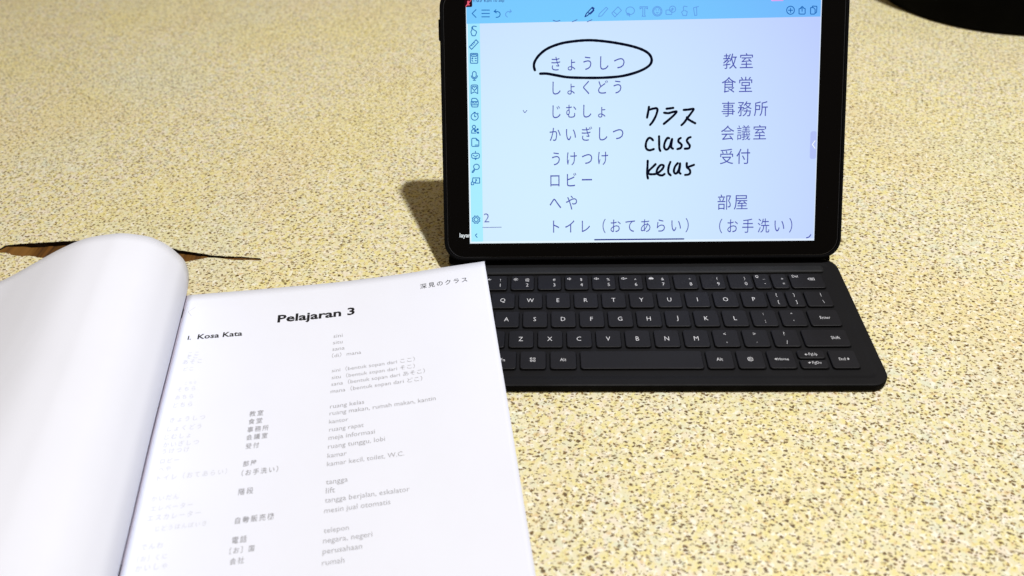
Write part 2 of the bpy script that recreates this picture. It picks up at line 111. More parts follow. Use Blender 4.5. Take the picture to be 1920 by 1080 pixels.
# ------------------------------------------------------------------ materials
def mat(name, col=(0.5, 0.5, 0.5), rough=0.5, spec=0.5, emit=None, es=1.0, metal=0.0):
    m = bpy.data.materials.new(name); m.use_nodes = True; b = m.node_tree.nodes['Principled BSDF']
    b.inputs['Base Color'].default_value = (*col, 1); b.inputs['Roughness'].default_value = rough
    b.inputs['Specular IOR Level'].default_value = spec; b.inputs['Metallic'].default_value = metal
    if emit: b.inputs['Emission Color'].default_value = (*emit, 1); b.inputs['Emission Strength'].default_value = es
    return m
class G:
    def __init__(s, m): s.t = m.node_tree; s.b = s.t.nodes['Principled BSDF']
    def n(s, typ, **kw):
        nd = s.t.nodes.new(typ)
        for k, v in kw.items(): setattr(nd, k, v)
        return nd
    def l(s, a, b): s.t.links.new(a, b)
    def math(s, op, a, b=None, clamp=False):
        nd = s.n('ShaderNodeMath', operation=op, use_clamp=clamp)
        for i, v in enumerate((a, b)):
            if v is None: continue
            if hasattr(v, 'links'): s.l(v, nd.inputs[i])
            else: nd.inputs[i].default_value = v
        return nd.outputs[0]
    def noise(s, vec, scale, detail=2, rough=0.5, dist=0.0):
        nd = s.n('ShaderNodeTexNoise'); nd.inputs['Scale'].default_value = scale; nd.inputs['Detail'].default_value = detail
        nd.inputs['Roughness'].default_value = rough; nd.inputs['Distortion'].default_value = dist; s.l(vec, nd.inputs['Vector']); return nd
    def mapr(s, v, a, b, c=0.0, d=1.0):
        nd = s.n('ShaderNodeMapRange'); s.l(v, nd.inputs[0])
        for i, x in enumerate((a, b, c, d)): nd.inputs[i+1].default_value = x
        return nd.outputs[0]
    def mix(s, f, a, b):
        nd = s.n('ShaderNodeMix', data_type='RGBA')
        if hasattr(f, 'links'): s.l(f, nd.inputs[0])
        else: nd.inputs[0].default_value = f
        for i, v in ((6, a), (7, b)):
            if hasattr(v, 'links'): s.l(v, nd.inputs[i])
            else: nd.inputs[i].default_value = (*v, 1)
        return nd.outputs[2]
    def mapping(s, vec, rot=0.0, scale=(1, 1, 1), loc=(0, 0, 0)):
        nd = s.n('ShaderNodeMapping'); s.l(vec, nd.inputs[0]); nd.inputs['Rotation'].default_value = (0, 0, math.radians(rot))
        nd.inputs['Scale'].default_value = scale; nd.inputs['Location'].default_value = loc; return nd.outputs[0]
    def bump(s, h, strength=0.2, dist=0.0002):
        nd = s.n('ShaderNodeBump'); nd.inputs['Strength'].default_value = strength; nd.inputs['Distance'].default_value = dist
        s.l(h, nd.inputs['Height']); s.l(nd.outputs[0], s.b.inputs['Normal'])

def laminate_material():
    m = mat('speckled_laminate', rough=0.42, spec=0.5); g = G(m); co = g.n('ShaderNodeTexCoord').outputs['Object']
    wn = g.noise(co, 520, 2); sub = g.n('ShaderNodeVectorMath', operation='SUBTRACT'); g.l(wn.outputs['Color'], sub.inputs[0]); sub.inputs[1].default_value = (.5, .5, .5)
    scl = g.n('ShaderNodeVectorMath', operation='SCALE'); g.l(sub.outputs[0], scl.inputs[0]); scl.inputs['Scale'].default_value = 0.0026
    add = g.n('ShaderNodeVectorMath', operation='ADD'); g.l(co, add.inputs[0]); g.l(scl.outputs[0], add.inputs[1]); wc = add.outputs[0]
    c = g.mix(g.mapr(g.noise(co, 240, 2, dist=0.6).outputs[0], .44, .60), (.775, .725, .49), (.78, .70, .31))
    c = g.mix(g.mapr(g.noise(g.mapping(co, 0, (1, 1, 1), (.3, .1, 0)), 170, 2, dist=0.5).outputs[0], .53, .64), c, (.81, .73, .58))
    c = g.mix(g.mapr(g.noise(g.mapping(co, 0, (1, 1, 1), (.7, .4, 0)), 120, 3, dist=0.4).outputs[0], .55, .68, 0, .9), c, (.71, .73, .56))
    c = g.mix(g.mapr(g.noise(g.mapping(co, 0, (1, 1, 1), (.2, .9, 0)), 7, 3).outputs[0], .46, .66, 0, .55), c, (.78, .70, .31))
    c = g.mix(g.mapr(g.noise(g.mapping(co, 0, (1, 1, 1), (.6, .2, 0)), 6, 3).outputs[0], .52, .68, 0, .5), c, (.71, .73, .56))
    c = g.mix(g.mapr(g.noise(g.mapping(co, 0, (1, 1, 1), (.9, .7, 0)), 8, 3).outputs[0], .52, .68, 0, .5), c, (.76, .65, .40))
    c = g.mix(g.mapr(g.noise(g.mapping(co, 0, (1, 1, 1), (.5, .5, 0)), 330, 2).outputs[0], .55, .64, 0, .75), c, (.91, .89, .78))
    c = g.mix(g.mapr(g.noise(g.mapping(co, 0, (1, 1, 1), (.15, .65, 0)), 290, 2).outputs[0], .60, .68, 0, .6), c, (.66, .44, .17))
    for rot, sx, sy, th, colr, loc in ((12, 240, 400, .30, (.135, .08, .022), (0, 0, 0)), (62, 260, 400, .25, (.21, .125, .035), (.13, .07, 0)), (-28, 250, 400, .27, (.12, .075, .025), (.31, .23, 0)), (0, 430, 430, .24, (.28, .18, .06), (.41, .53, 0))):
        v = g.n('ShaderNodeTexVoronoi', voronoi_dimensions='2D'); v.inputs['Scale'].default_value = 1.0; v.inputs['Randomness'].default_value = 1.0
        g.l(g.mapping(wc, rot, (sx, sy, 1), loc), v.inputs['Vector'])
        sep = g.n('ShaderNodeSeparateColor'); g.l(v.outputs['Color'], sep.inputs[0])
        lim = g.math('MULTIPLY', g.math('POWER', sep.outputs[0], 1.1), th*.95)
        d = g.math('SUBTRACT', lim, v.outputs['Distance'])
        msk = g.math('MULTIPLY', g.mapr(d, -.02, .045), g.mapr(sep.outputs[1], .1, .5, .55, 1.0))
        c = g.mix(msk, c, colr)
    g.l(c, g.b.inputs['Base Color'])
    g.l(g.mapr(g.noise(co, 30, 3).outputs[0], .3, .7, .36, .5), g.b.inputs['Roughness'])
    g.bump(g.noise(co, 700, 2).outputs[0], .12, .0001)
    return m
def wood_material():
    m = mat('bare_wood', rough=0.7, spec=0.25); g = G(m); co = g.n('ShaderNodeTexCoord').outputs['Object']
    v = g.mapping(co, -14, (1, .06, 1)); n1 = g.noise(v, 330, 4, .6, .3).outputs[0]; n2 = g.noise(g.mapping(co, -14, (1, .1, 1)), 60, 2).outputs[0]
    c = g.mix(g.mapr(n1, .35, .62), (.03, .011, .002), (.15, .062, .008)); c = g.mix(g.mapr(n2, .45, .65, 0, .8), c, (.23, .11, .02))
    c = g.mix(g.mapr(n2, .40, .28, 0, .6), c, (.16, .05, .012))
    g.l(c, g.b.inputs['Base Color']); g.bump(n1, .8, .0006); return m
def paper_material(name, col):
    m = mat(name, col, rough=0.62, spec=0.25); g = G(m); co = g.n('ShaderNodeTexCoord').outputs['Object']
    g.l(g.mix(g.mapr(g.noise(co, 25, 3).outputs[0], .35, .65, 0, .35), col, tuple(c*.965 for c in col)), g.b.inputs['Base Color'])
    h = g.math('ADD', g.math('MULTIPLY', g.noise(co, 900, 3).outputs[0], .05), g.noise(g.mapping(co, 20, (1, .45, 1)), 26, 2, .5, .8).outputs[0])
    g.bump(h, .30, .0007); return m
def plastic_material(name, col, rough=.55, spec=.35, grain=1400, bs=.25):
    m = mat(name, col, rough, spec); g = G(m); co = g.n('ShaderNodeTexCoord').outputs['Object']
    n = g.noise(co, grain, 2).outputs[0]; g.bump(n, bs, .00006)
    g.l(g.mapr(g.noise(co, 22, 4, .65).outputs[0], .3, .7, rough-.09, rough+.1), g.b.inputs['Roughness'])
    g.l(g.mix(g.mapr(g.noise(co, 35, 3).outputs[0], .35, .68), col, tuple(c*1.22 for c in col)), g.b.inputs['Base Color'])
    return m
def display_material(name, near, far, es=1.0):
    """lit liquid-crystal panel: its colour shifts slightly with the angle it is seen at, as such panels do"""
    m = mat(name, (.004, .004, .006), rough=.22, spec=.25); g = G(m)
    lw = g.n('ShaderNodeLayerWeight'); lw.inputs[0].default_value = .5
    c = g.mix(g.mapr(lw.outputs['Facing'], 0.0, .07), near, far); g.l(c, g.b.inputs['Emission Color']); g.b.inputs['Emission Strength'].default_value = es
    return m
M = dict(
 laminate=laminate_material(), wood=wood_material(), edge=mat('dark_glue_edge', (.018, .011, .007), .8, .2),
 paper=paper_material('white_paper', (.80, .83, .94)), cover=paper_material('cover_card', (.72, .73, .76)),
 binding=mat('grey_binding_tape', (.42, .39, .48), .6, .3), staple=mat('staple_steel', (.10, .10, .12), .35, .5, metal=.6),
 ink=mat('black_ink', (.012, .012, .014), .6, .2), ink_grey=mat('grey_ink', (.33, .33, .36), .6, .2), ink_kanji=mat('worn_kanji_ink', (.27, .27, .30), .6, .2),
 ink_pale=mat('pale_faded_ink', (.60, .62, .69), .6, .2), pencil=mat('pencil_line', (.62, .62, .66), .6, .2),
 case=plastic_material('soft_touch_black', (.0045, .0045, .0056), .6, .14), shell=plastic_material('soft_touch_shell', (.0022, .0022, .0028), .75, .06),
 key=plastic_material('black_keycap', (.0068, .0068, .0092), .52, .18, 2200, .18), bar=plastic_material('hinge_bar_black', (.0095, .0102, .012), .5, .26),
 legend=mat('white_legend_print', (.62, .63, .67), .5, .3), led=mat('small_lamp_glass', (.6, .6, .6), .3, .5),
 glass=mat('black_glass', (.0015, .0015, .002), .14, .14), rim=mat('dark_metal_rim', (.028, .028, .032), .35, .5),
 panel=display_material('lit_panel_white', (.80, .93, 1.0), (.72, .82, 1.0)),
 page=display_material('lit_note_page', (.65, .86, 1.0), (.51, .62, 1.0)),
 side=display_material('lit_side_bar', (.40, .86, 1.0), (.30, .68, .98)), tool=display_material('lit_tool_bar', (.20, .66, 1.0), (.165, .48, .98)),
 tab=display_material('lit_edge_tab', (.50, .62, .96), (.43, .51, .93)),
 s_ink=mat('lit_text_violet', (0, 0, 0), .5, 0, (.07, .085, .43)), s_black=mat('lit_pen_black', (0, 0, 0), .5, 0, (.003, .004, .015)),
 s_blue=mat('lit_icon_blue', (0, 0, 0), .5, 0, (.008, .13, .46)), s_navy=mat('lit_icon_navy', (0, 0, 0), .5, 0, (.012, .03, .25)),
 s_pale=mat('lit_icon_pale', (0, 0, 0), .5, 0, (.12, .32, .80)), s_white=mat('lit_white', (0, 0, 0), .5, 0, (.9, .97, 1.0)),
 s_red=mat('lit_red', (0, 0, 0), .5, 0, (.85, .12, .18)), s_dark=mat('lit_dark', (0, 0, 0), .5, 0, (.02, .003, .006)), s_pink=mat('lit_pink', (0, 0, 0), .5, 0, (.75, .35, .9)),
 pot=plastic_material('black_enamel', (.0008, .0008, .0009), .8, .05), potrim=mat('dark_brown_rim', (.006, .003, .002), .5, .2),
)

# ------------------------------------------------------------------ table: sheet of laminate with a torn gap, wood below
table = empty('table'); tag(table, 'speckled cream and yellow laminate table top under the booklet and the keyboard', 'table')
X0, X1, Y0, Y1 = -1150, 1250, -720, 1250
ck = [np.array(c) for c in DATA['crack']]; fine = []
for i, a in enumerate(ck):
    b = ck[(i+1) % len(ck)]; L = np.linalg.norm(b-a); n = max(1, int(L/3.0)); nr = np.array([-(b-a)[1], (b-a)[0]])/max(L, 1e-6)
    for k in range(n): fine.append(a+(b-a)*k/n+(nr*rng.normal(0, .28) if 0 < k else 0))
outer = [Vector((X0, Y0, 0)), Vector((X1, Y0, 0)), Vector((X1, Y1, 0)), Vector((X0, Y1, 0))]
hole = [Vector((p[0], p[1], 0)) for p in fine]
tri = tessellate_polygon([outer, hole]); allv = outer+hole
top = mesh('laminate_sheet', [v[:] for v in allv], [tuple(t) if (allv[t[1]]-allv[t[0]]).cross(allv[t[2]]-allv[t[0]]).z > 0 else tuple(reversed(t)) for t in tri])
obj('laminate_sheet', top, M['laminate'], table)
hv = [(p[0], p[1], 0) for p in fine]; hn = len(hv); xl_, xr_ = min(p[0] for p in fine), max(p[0] for p in fine)
def depth(x): return -(.45+3.4*min(1, max(0, (xr_-x)/75))**1.1*min(1, max(0, (x-xl_)/25)))
low = [(p[0]+rng.normal(0, .3), p[1]+rng.normal(0, .3), depth(p[0])-.2) for p in fine]
ctr = [(p[0], p[1], -.35) for p in fine]
vs = hv+ctr+low; fs = []
for l in range(2):
    for i in range(hn):
        j = (i+1) % hn; fs.append((l*hn+i, (l+1)*hn+i, (l+1)*hn+j, l*hn+j))
obj('torn_edge', mesh('torn_edge', vs, fs), M['edge'], table)
wx = [p[0] for p in fine]; wy = [p[1] for p in fine]
nx, ny = 60, 8; gx = np.linspace(min(wx)-6, max(wx)+6, nx); gy = np.linspace(min(wy)-6, max(wy)+6, ny)
vs = [(x, y, depth(x)+0.2*math.sin(x*.7)+rng.normal(0, .1)) for y in gy for x in gx]
obj('bare_wood', mesh('bare_wood', vs, [(j*nx+i, j*nx+i+1, (j+1)*nx+i+1, (j+1)*nx+i) for j in range(ny-1) for i in range(nx-1)]), M['wood'], table)
obj('core_board', slab('core_board', X0, X1, Y0, Y1, [(0, -28), (0, -4.2)], .1, 1), M['wood'], table)

# ------------------------------------------------------------------ booklet
PO = np.array([-211.3, -5.7, 10.0]); A1, A2 = math.radians(10.03), math.radians(10.31)
PU = np.array([math.cos(A1), math.sin(A1)]); PW = np.array([math.sin(A2), -math.cos(A2)])
ku = [-5, 0, 42, 89, 136, 167, 187, 200]; kA = [10.2, 10, 7.8, 6.5, 6.9, 8.5, 8.6, 8.6]; kB = [8.1, 8, 6.5, 5, 4.5, 4.2, 4.0, 4]
_us = np.arange(-20, 215, 1.0); _k = np.exp(-.5*(np.arange(-12, 13)/5.0)**2); _k /= _k.sum()
_sm = lambda k: np.convolve(np.interp(_us, ku, k), _k, 'same')
zA, zB = _sm(kA), _sm(kB)
def zpage(u, w_):
    s = min(max((w_-100)/110, 0), 1); s = s*s*(3-2*s); u = min(max(u, -5), 195)
    wv = .22*math.sin(u*.045+w_*.02)+.15*math.sin(w_*.06+1.3)+.25*math.sin(w_*.043+.6)*max(0, (u-150)/37)**2
    return float(np.interp(u, _us, zA)*(1-s)+np.interp(u, _us, zB)*s)+wv
def pp(u, w_, dz=0.0):
    uu = u*(1-.00013*w_); q = PO[:2]+PU*uu+PW*w_
    return (q[0], q[1], zpage(u, w_)+dz)
book = empty('booklet'); tag(book, 'open white printed booklet with one leaf curling up on the left of its spine', 'booklet')
def sheet(u0, u1, w0, w1, dz, th, nu=64, nw=40, corner=0.0):
    us, ws = np.linspace(u0, u1, nu), np.linspace(w0, w1, nw); vs = []
    for t in (0, -th):
        for w_ in ws:
            for u in us:
                lift = corner*max(0, (u-(u1-22))/22)**2*max(0, 1-(w_-w0)/26)**2
                vs.append(pp(u, w_, dz+t+lift))
    k = nu*nw; fs = []
    for j in range(nw-1):
        for i in range(nu-1):
            a = j*nu+i; fs.append((a+nu, a+nu+1, a+1, a)); fs.append((k+a, k+a+1, k+a+nu+1, k+a+nu))
    for i in range(nu-1): fs.append((i, i+1, k+i+1, k+i)); a = (nw-1)*nu+i; fs.append((a+1, a, k+a, k+a+1))
    for j in range(nw-1): a = j*nu; fs.append((a+nu, a, k+a, k+a+nu)); a = j*nu+nu-1; fs.append((a, a+nu, k+a+nu, k+a))
    return vs, fs
vs, fs = sheet(1.1, 187.2, 0, 265, 0, .1, corner=.5)
page = obj('printed_page', mesh('printed_page', vs, fs), M['paper'], book, True)
for i in range(7):
    du, dw = rng.uniform(-.5, -.05), rng.uniform(.05, .6)
    vs, fs = sheet(.9, 187.2+du, dw, 265+rng.uniform(-.4, .3), -.16-.26*i, .1, 40, 20)
    obj('leaf', mesh('leaf', vs, fs), M['paper'], book, True)
vs, fs = sheet(-2.0, 187.4, .1, 265.2, -2.02, .2, 40, 20); obj('back_cover', mesh('back_cover', vs, fs), M['cover'], book, True)
# spine strip and staple
vs, fs = [], []; nw = 40
for w_ in np.linspace(.2, 265, nw):
    for u, dz in ((-1.6, -1.4), (-1.4, .02), (1.15, .04), (1.25, -1.8)): vs.append(pp(u, w_, dz))
for j in range(nw-1):
    for i in range(3): a = j*4+i; fs.append((a+4, a+5, a+1, a))
obj('spine_tape', mesh('spine_tape', vs, fs), M['binding'], book, True)
for (w0, w1) in ((DATA['staple'][0][1], DATA['staple'][1][1]), (185, 197)):
    vs, fs = [], []; ring = []
    for w_ in np.linspace(w0, w1, 7):
        for a in range(6): q = pp(.1+.42*math.cos(a*math.pi/3), w_, .02+.35*math.sin(a*math.pi/3)); vs.append(q)
    for j in range(6):
        for a in range(6): fs.append((j*6+a, j*6+(a+1) % 6, (j+1)*6+(a+1) % 6, (j+1)*6+a))
    fs += [tuple(range(5, -1, -1)), tuple(range(36, 42))]
    obj('staple', mesh('staple', vs, fs), M['staple'], book, True)
# turned leaves on the left
prof = [np.array(p) for p in DATA['prof']]+[np.array(p) for p in ((-113, 32.4), (-128, 28.8), (-142, 26.8))]
prof[0] = np.array((-.8, 9.4))
def turned(scale_u, scale_z, du, th, nw=34):
    P = catmull(prof, 5); n = len(P); vs = []
    nr = []
    for i in range(n):
        d = P[min(i+1, n-1)]-P[max(i-1, 0)]; d = d/np.linalg.norm(d); nr.append(np.array([-d[1], d[0]]))
    for side in (0, 1):
        for w_ in np.linspace(.2, 265, nw):
            s = w_/265; f = 1-.07*s+.012*math.sin(w_*.045)
            z0 = zpage(0, w_)-10
            for i in range(n):
                p = P[i]*np.array([scale_u, 1])+nr[i]*(-th*side)
                z = 10+(p[1]-10)*scale_z*f; u = p[0]*(1+.05*s)+du
                q = PO[:2]+PU*u+PW*w_; vs.append((q[0], q[1], z+z0*math.exp(-abs(u)/60)))
    k = n*nw; fs = []
    for j in range(nw-1):
        for i in range(n-1):
            a = j*n+i; fs.append((a, a+1, a+n+1, a+n)); fs.append((k+a, k+a+n, k+a+n+1, k+a+1))
    for j in range(nw-1): a = j*n+n-1; fs.append((a, k+a, k+a+n, a+n))
    for i in range(n-1): fs.append((i+1, i, k+i, k+i+1)); a = (nw-1)*n+i; fs.append((a, a+1, k+a+1, k+a))
    return vs, fs
for i, (a, b) in enumerate(((1, 1), (.97, .955), (.93, .90))):
    vs, fs = turned(a, b, -.35*i, .11)
    obj('turned_leaf', mesh('turned_leaf', vs, fs), M['paper'], book, True)
# printed writing on the page
def line(name, items, m, off=0.0, wfix=True, ysc=1.0):
    for (s, u0, w0, u1, w1) in items:
        vs, fs = [], []; base = not is_cjk(s) or 'a' in s
        slope = 0.0 if wfix else (w1-w0)/(u1-u0); wm = (w0+w1)/2 if wfix else w0
        (place_text if base else (lambda a, b, c, d, e, f, g_, h, i_, j_, k_: cell_text(a, b, c, d, e, f, g_, h, .84)))(vs, fs, s, u0, u1, 0, lambda x, y: pp(x, wm+(x-u0)*slope-y, .06), off, ysc, 2, base)
        obj(name, mesh(name, vs, fs), m, page)
line('printed_heading', DATA['h'], M['ink'], .028, ysc=.84); line('printed_heading', DATA['h2'], M['ink'], .02, ysc=.92); line('printed_heading', DATA['h3'], M['ink'], .004)
line('printed_line', DATA['c3'], M['ink_grey'], -.004); line('printed_line', DATA['c2'], M['ink_kanji'], .006); line('printed_line', DATA['c1'], M['ink_pale'], .0)
vs, fs = [], []
for s in DATA['K']: stroke(vs, fs, s, .35, 0)
obj('pencil_mark', mesh('pencil_mark', [pp(x, y, .05+z) for x, y, z in vs], [tuple(reversed(f)) for f in fs]), M['pencil'], page)

# ------------------------------------------------------------------ keyboard case
kb = empty('keyboard_case'); tag(kb, 'black folding keyboard case lying open with the tablet standing in it', 'keyboard case')
obj('deck', slab('deck', -52, 198.3, -77.8, 33, [(.8, .15), (0, .9), (0, 4.4), (.35, 4.95), (1.1, 5.2), (5.2, 5.2), (7.5, 4.95)], 10, 8), M['case'], kb, False)
dk = kb.children[0]; dk.data.materials.append(M['shell'])
for p in dk.data.polygons:
    if p.center.z < .0048: p.material_index = 1
obj('base_flap', slab('base_flap', -52, 198.3, 33.5, 118, [(.3, .1), (0, .4), (0, 1.3), (.3, 1.6)], 6, 5), M['shell'], kb)
obj('hinge_bar', slab('hinge_bar', -46, 188, 17.7, 24.6, [(0, 4.8), (0, 5.9), (.5, 6.35), (1.4, 6.5)], 2.2, 5), M['bar'], kb)
ledm = slab('status_lamp', 43.2, 45.0, 16.4, 16.9, [(0, 4.9), (0, 5.15)], .2, 2); obj('status_lamp', ledm, M['led'], kb)
KT = 6.2
def fzk(x, y): return (x, y, KT+.03)
def key(x0, x1, row, legs=(), y0=None, y1=None):
    f = 2.2-17.0*row if y0 is None else y0; b = f+13.8 if y1 is None else y1
    wl = obj('key_well', slab('key_well', x0-.42, x1+.42, f-.5, b+.42, [(0, 4.90), (0, 4.975)], 1.9, 4), M['shell'], kb)  # flat near-black plate under the key, paints the shade in the gap around it
    k = obj('key', slab('key', x0, x1, f, b, [(0, 4.9), (0, 5.85), (.12, 6.07), (.4, KT)], 1.7, 4), M['key'], kb)
    if legs:
        vs, fs = [], []
        for L in legs:
            if L[0] == 'stroke':
                tmp = []; stroke(tmp, fs2 := [], L[1], L[2], 0); bb = len(vs)
                vs += [(x, y, KT+.03+z) for x, y, z in tmp]; fs += [tuple(bb+i for i in q) for q in fs2]
            else:
                s, cx, cy, em = L[:4]; em_text(vs, fs, s, cx, cy, em*1.22, fzk, -.005, .84)
        obj('key_legend', mesh('key_legend', vs, fs), M['legend'], k)
def circ(cx, cy, r, n=10, a0=0, a1=360): return [(cx+r*math.cos(math.radians(a0+(a1-a0)*i/n)), cy+r*math.sin(math.radians(a0+(a1-a0)*i/n))) for i in range(n+1)]
def speaker(x, y, k):
    L = [('stroke', [(x-1.1, y-.5), (x-1.1, y+.5), (x-.5, y+.5), (x+.3, y+1.0), (x+.3, y-1.0), (x-.5, y-.5), (x-1.1, y-.5)], .28)]
    for i in range(k): L.append(('stroke', [(x+.9+i*.55, y-.4), (x+.9+i*.55, y+.4)], .28))
    return L
digs = '1234567890'; sh = '!@#$%^&*()'; icx = -8.0
key(-43.4, -28.8, 0)
for i in range(10):
    x0 = -26.4+17*i; nx_ = x0+10.3; nm = [(digs[i], nx_, 5.75+.9, 3.5), (sh[i], nx_, 11.6, 2.8)]
    if i == 0: nm += [('stroke', circ(x0+3.0, 12.3, .6), .3), ('stroke', [(x0+1.6, 12.3), (x0+4.4, 12.3)], .25)]
    if i == 1: nm += [('stroke', circ(x0+3.0, 12.3, .6), .35)]+[('stroke', [(x0+3+1.0*math.cos(a), 12.3+1.0*math.sin(a)), (x0+3+1.5*math.cos(a), 12.3+1.5*math.sin(a))], .22) for a in [k*math.pi/4 for k in range(8)]]
    if i in (3, 4, 5): nm += speaker(x0+2.8, 12.4, i-2)
    if i == 6: nm += [('stroke', [(x0+2.0, 11.7), (x0+4.4, 11.7)], .5), ('stroke', [(x0+2.0, 12.4), (x0+4.4, 12.4)], .7), ('stroke', circ(x0+3.2, 12.8, .7, 6, 0, 180), .3)]
    key(x0, x0+14.5, 0, nm)
key(142.4, 152.1, 0, [('_', 148.6, 10.6, 3.0), ('-', 148.6, 6.4, 3.4), ('stroke', circ(144.9, 13.6, .9, 8), .3), ('stroke', [(144.3, 12.4), (145.5, 12.4)], .3)])
key(153.3, 163.0, 0, [('+', 160.0, 11.0, 2.8), ('=', 160.0, 6.4, 2.8)])
key(164.6, 185.0, 0, [('Del', 168.4, 13.4, 2.7), ('stroke', [(175.6, 10.6), (176.6, 11.5), (179.6, 11.5), (179.6, 9.7), (176.6, 9.7), (175.6, 10.6)], .3), ('stroke', [(177.3, 11.0), (178.6, 10.2)], .3), ('stroke', [(178.6, 11.0), (177.3, 10.2)], .3)])
key(-43.4, -23.5, 1)
for i, c in enumerate('QWERTYUIOP'):
    x0 = -21.1+16.95*i; key(x0, x0+14.4, 1, [(c, x0+7.1, -8.0, 4.1)])
key(147.7, 157.4, 1, [('{', 152.9, -4.5, 3.0), ('[', 152.9, -11.0, 3.0)]); key(158.6, 168.6, 1, [('}', 163.5, -4.5, 3.0), (']', 163.5, -11.0, 3.0)])
key(169.8, 185.0, 1, [('|', 179.6, -4.3, 3.0), ('\\', 179.6, -10.6, 3.2)])
key(-43.4, -20.6, 2)
for i, c in enumerate('ASDFGHJKL'):
    x0 = -18.3+16.92*i; L = [(c, x0+7.1, -25.0, 4.1)]
    key(x0, x0+14.5, 2, L)
key(134.0, 148.6, 2, [(':', 141.3, -21.5, 3.0), (';', 141.3, -28.0, 3.4)]); key(151.0, 165.4, 2, [('"', 157.9, -21.2, 3.2), ("'", 157.9, -27.3, 3.2)])
key(167.3, 185.0, 2, [('Enter', 176.6, -24.8, 2.75)])
key(-43.4, -11.8, 3, [])
for i, c in enumerate('ZXCVBNM'):
    x0 = -9.3+16.85*i; key(x0, x0+14.3, 3, [(c, x0+7.0, -42.0, 4.1)])
for x0, a, b in ((108.6, '<', ','), (125.6, '>', '.'), (142.6, '?', '/')): key(x0, x0+14.6, 3, [(a, x0+6.9, -38.4, 3.2), (b, x0+7.1, -45.4, 3.6)])
key(159.6, 185.0, 3, [('Shift', 177.8, -41.8, 2.85)])
key(-43.4, -21.6, 4, [('Ctrl', -32.5, -59, 2.85)]); key(-19.3, -4.7, 4, [('Fn', -12.2, -58.8, 2.85)])
gx_ = 4.7; key(-2.4, 12.1, 4, [('stroke', circ(gx_-.8, -57.9, .45, 6), .7)]+[('stroke', [(gx_+dx-.5, -58.8+dy-.5), (gx_+dx+.5, -58.8+dy-.5), (gx_+dx+.5, -58.8+dy+.5), (gx_+dx-.5, -58.8+dy+.5), (gx_+dx-.5, -58.8+dy-.5)], .26) for dx, dy in ((.9, .9), (-.8, -.9), (.9, -.9))])
key(14.6, 29.2, 4, [('Alt', 21.9, -58.8, 2.85)]); key(31.6, 99.8, 4)
key(102.0, 116.7, 4, [('Alt', 109.2, -58.8, 2.85)])
key(119.0, 133.8, 4, [('stroke', circ(126.2, -58.8, 1.45, 12), .32), ('stroke', circ(126.2, -58.8, .5, 8), .7)])
key(136.0, 150.8, 4, [('Home', 144.3, -58.8, 2.45), ('stroke', [(139.6, -58.8), (140.5, -58.3), (140.5, -59.3), (139.6, -58.8)], .5)])
key(153.0, 168.0, 4, [('PgUp', 161.6, -55.3, 2.3), ('stroke', [(157.0, -55.6), (158.2, -55.6), (157.6, -54.9), (157.0, -55.6)], .45)], y0=-58.2, y1=-52.0)
key(153.0, 168.0, 4, [('PgDn', 161.9, -61.9, 2.3), ('stroke', [(157.3, -61.4), (158.5, -61.4), (157.9, -62.1), (157.3, -61.4)], .45)], y0=-65.8, y1=-59.4)
key(170.2, 185.0, 4, [('End', 176.6, -58.8, 2.45), ('stroke', [(180.6, -58.8), (179.7, -58.3), (179.7, -59.3), (180.6, -58.8)], .5)])
# upright shell, in the tablet's own frame
t_ = DATA['tilt']
TM = Matrix(((1, 0, 0), (0, math.sin(t_), -math.cos(t_)), (0, math.cos(t_), math.sin(t_)))).to_4x4(); TM.translation = Vector((0, 34.51, 18.2))*MM
shell = obj('tablet_shell', slab('tablet_shell', -53.0, 200.3, -11.4, 160.6, [(1.2, -9.8), (.3, -9.3), (0, -8.4), (0, -.3), (.35, .35), (.9, .6), (1.5, .6), (2.0, .25), (2.0, -7.6)], 12.5, 9), M['shell'], kb)
shell.matrix_local = TM
btn = obj('volume_button', slab('volume_button', -54.1, -52.4, 128.5, 141.5, [(.2, -5.2), (0, -4.8), (0, -2.2), (.2, -1.8)], .6, 3), M['shell'], kb); btn.matrix_local = TM
a_ = TM @ (Vector((0, 92, -9.9))*MM); b_ = Vector((0, 116, 1.9))*MM
vs = []
for x in (-48, 196):
    for y, z, dx in ((a_.y/MM, a_.z/MM, 0), (b_.y/MM, b_.z/MM, 0)): vs += [(x, y, z), (x, y+1.6, z+.9)]
obj('stand_flap', mesh('stand_flap', vs, [(0, 2, 6, 4), (1, 5, 7, 3), (0, 1, 3, 2), (4, 6, 7, 5), (0, 4, 5, 1), (2, 3, 7, 6)]), M['shell'], kb)

# ------------------------------------------------------------------ tablet
tab = empty('tablet'); tab.matrix_world = TM; tag(tab, 'black tablet standing upright with a lit list of Japanese words on its screen', 'tablet')
obj('body', slab('body', -50.9, 198.2, -9.3, 158.5, [(.8, -7.4), (0, -6.8), (0, -.5), (.15, -.2), (.45, -.1)], 11, 9), M['rim'], tab)
glass = obj('glass', slab('glass', -50.4, 197.7, -8.8, 158.0, [(0, -.3), (0, -.06), (.12, .0)], 10.6, 9), M['glass'], tab)
SX0, SX1, SY0, SY1 = -36.3, 183.3, 0.0, 150.6+1.6
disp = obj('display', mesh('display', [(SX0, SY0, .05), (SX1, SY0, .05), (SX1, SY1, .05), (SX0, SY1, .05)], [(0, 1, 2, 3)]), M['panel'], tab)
def rect(name, x0, x1, y0, y1, z, m, parent=disp, r=None):
    L = rrect(x0, x1, y0, y1, r, 4) if r else [(x0, y0), (x1, y0), (x1, y1), (x0, y1)]
    return obj(name, mesh(name, [(x, y, z) for x, y in L], [tuple(range(len(L)))]), m, parent)
TB, SD = DATA['lay']['toolbar'], DATA['lay']['side']
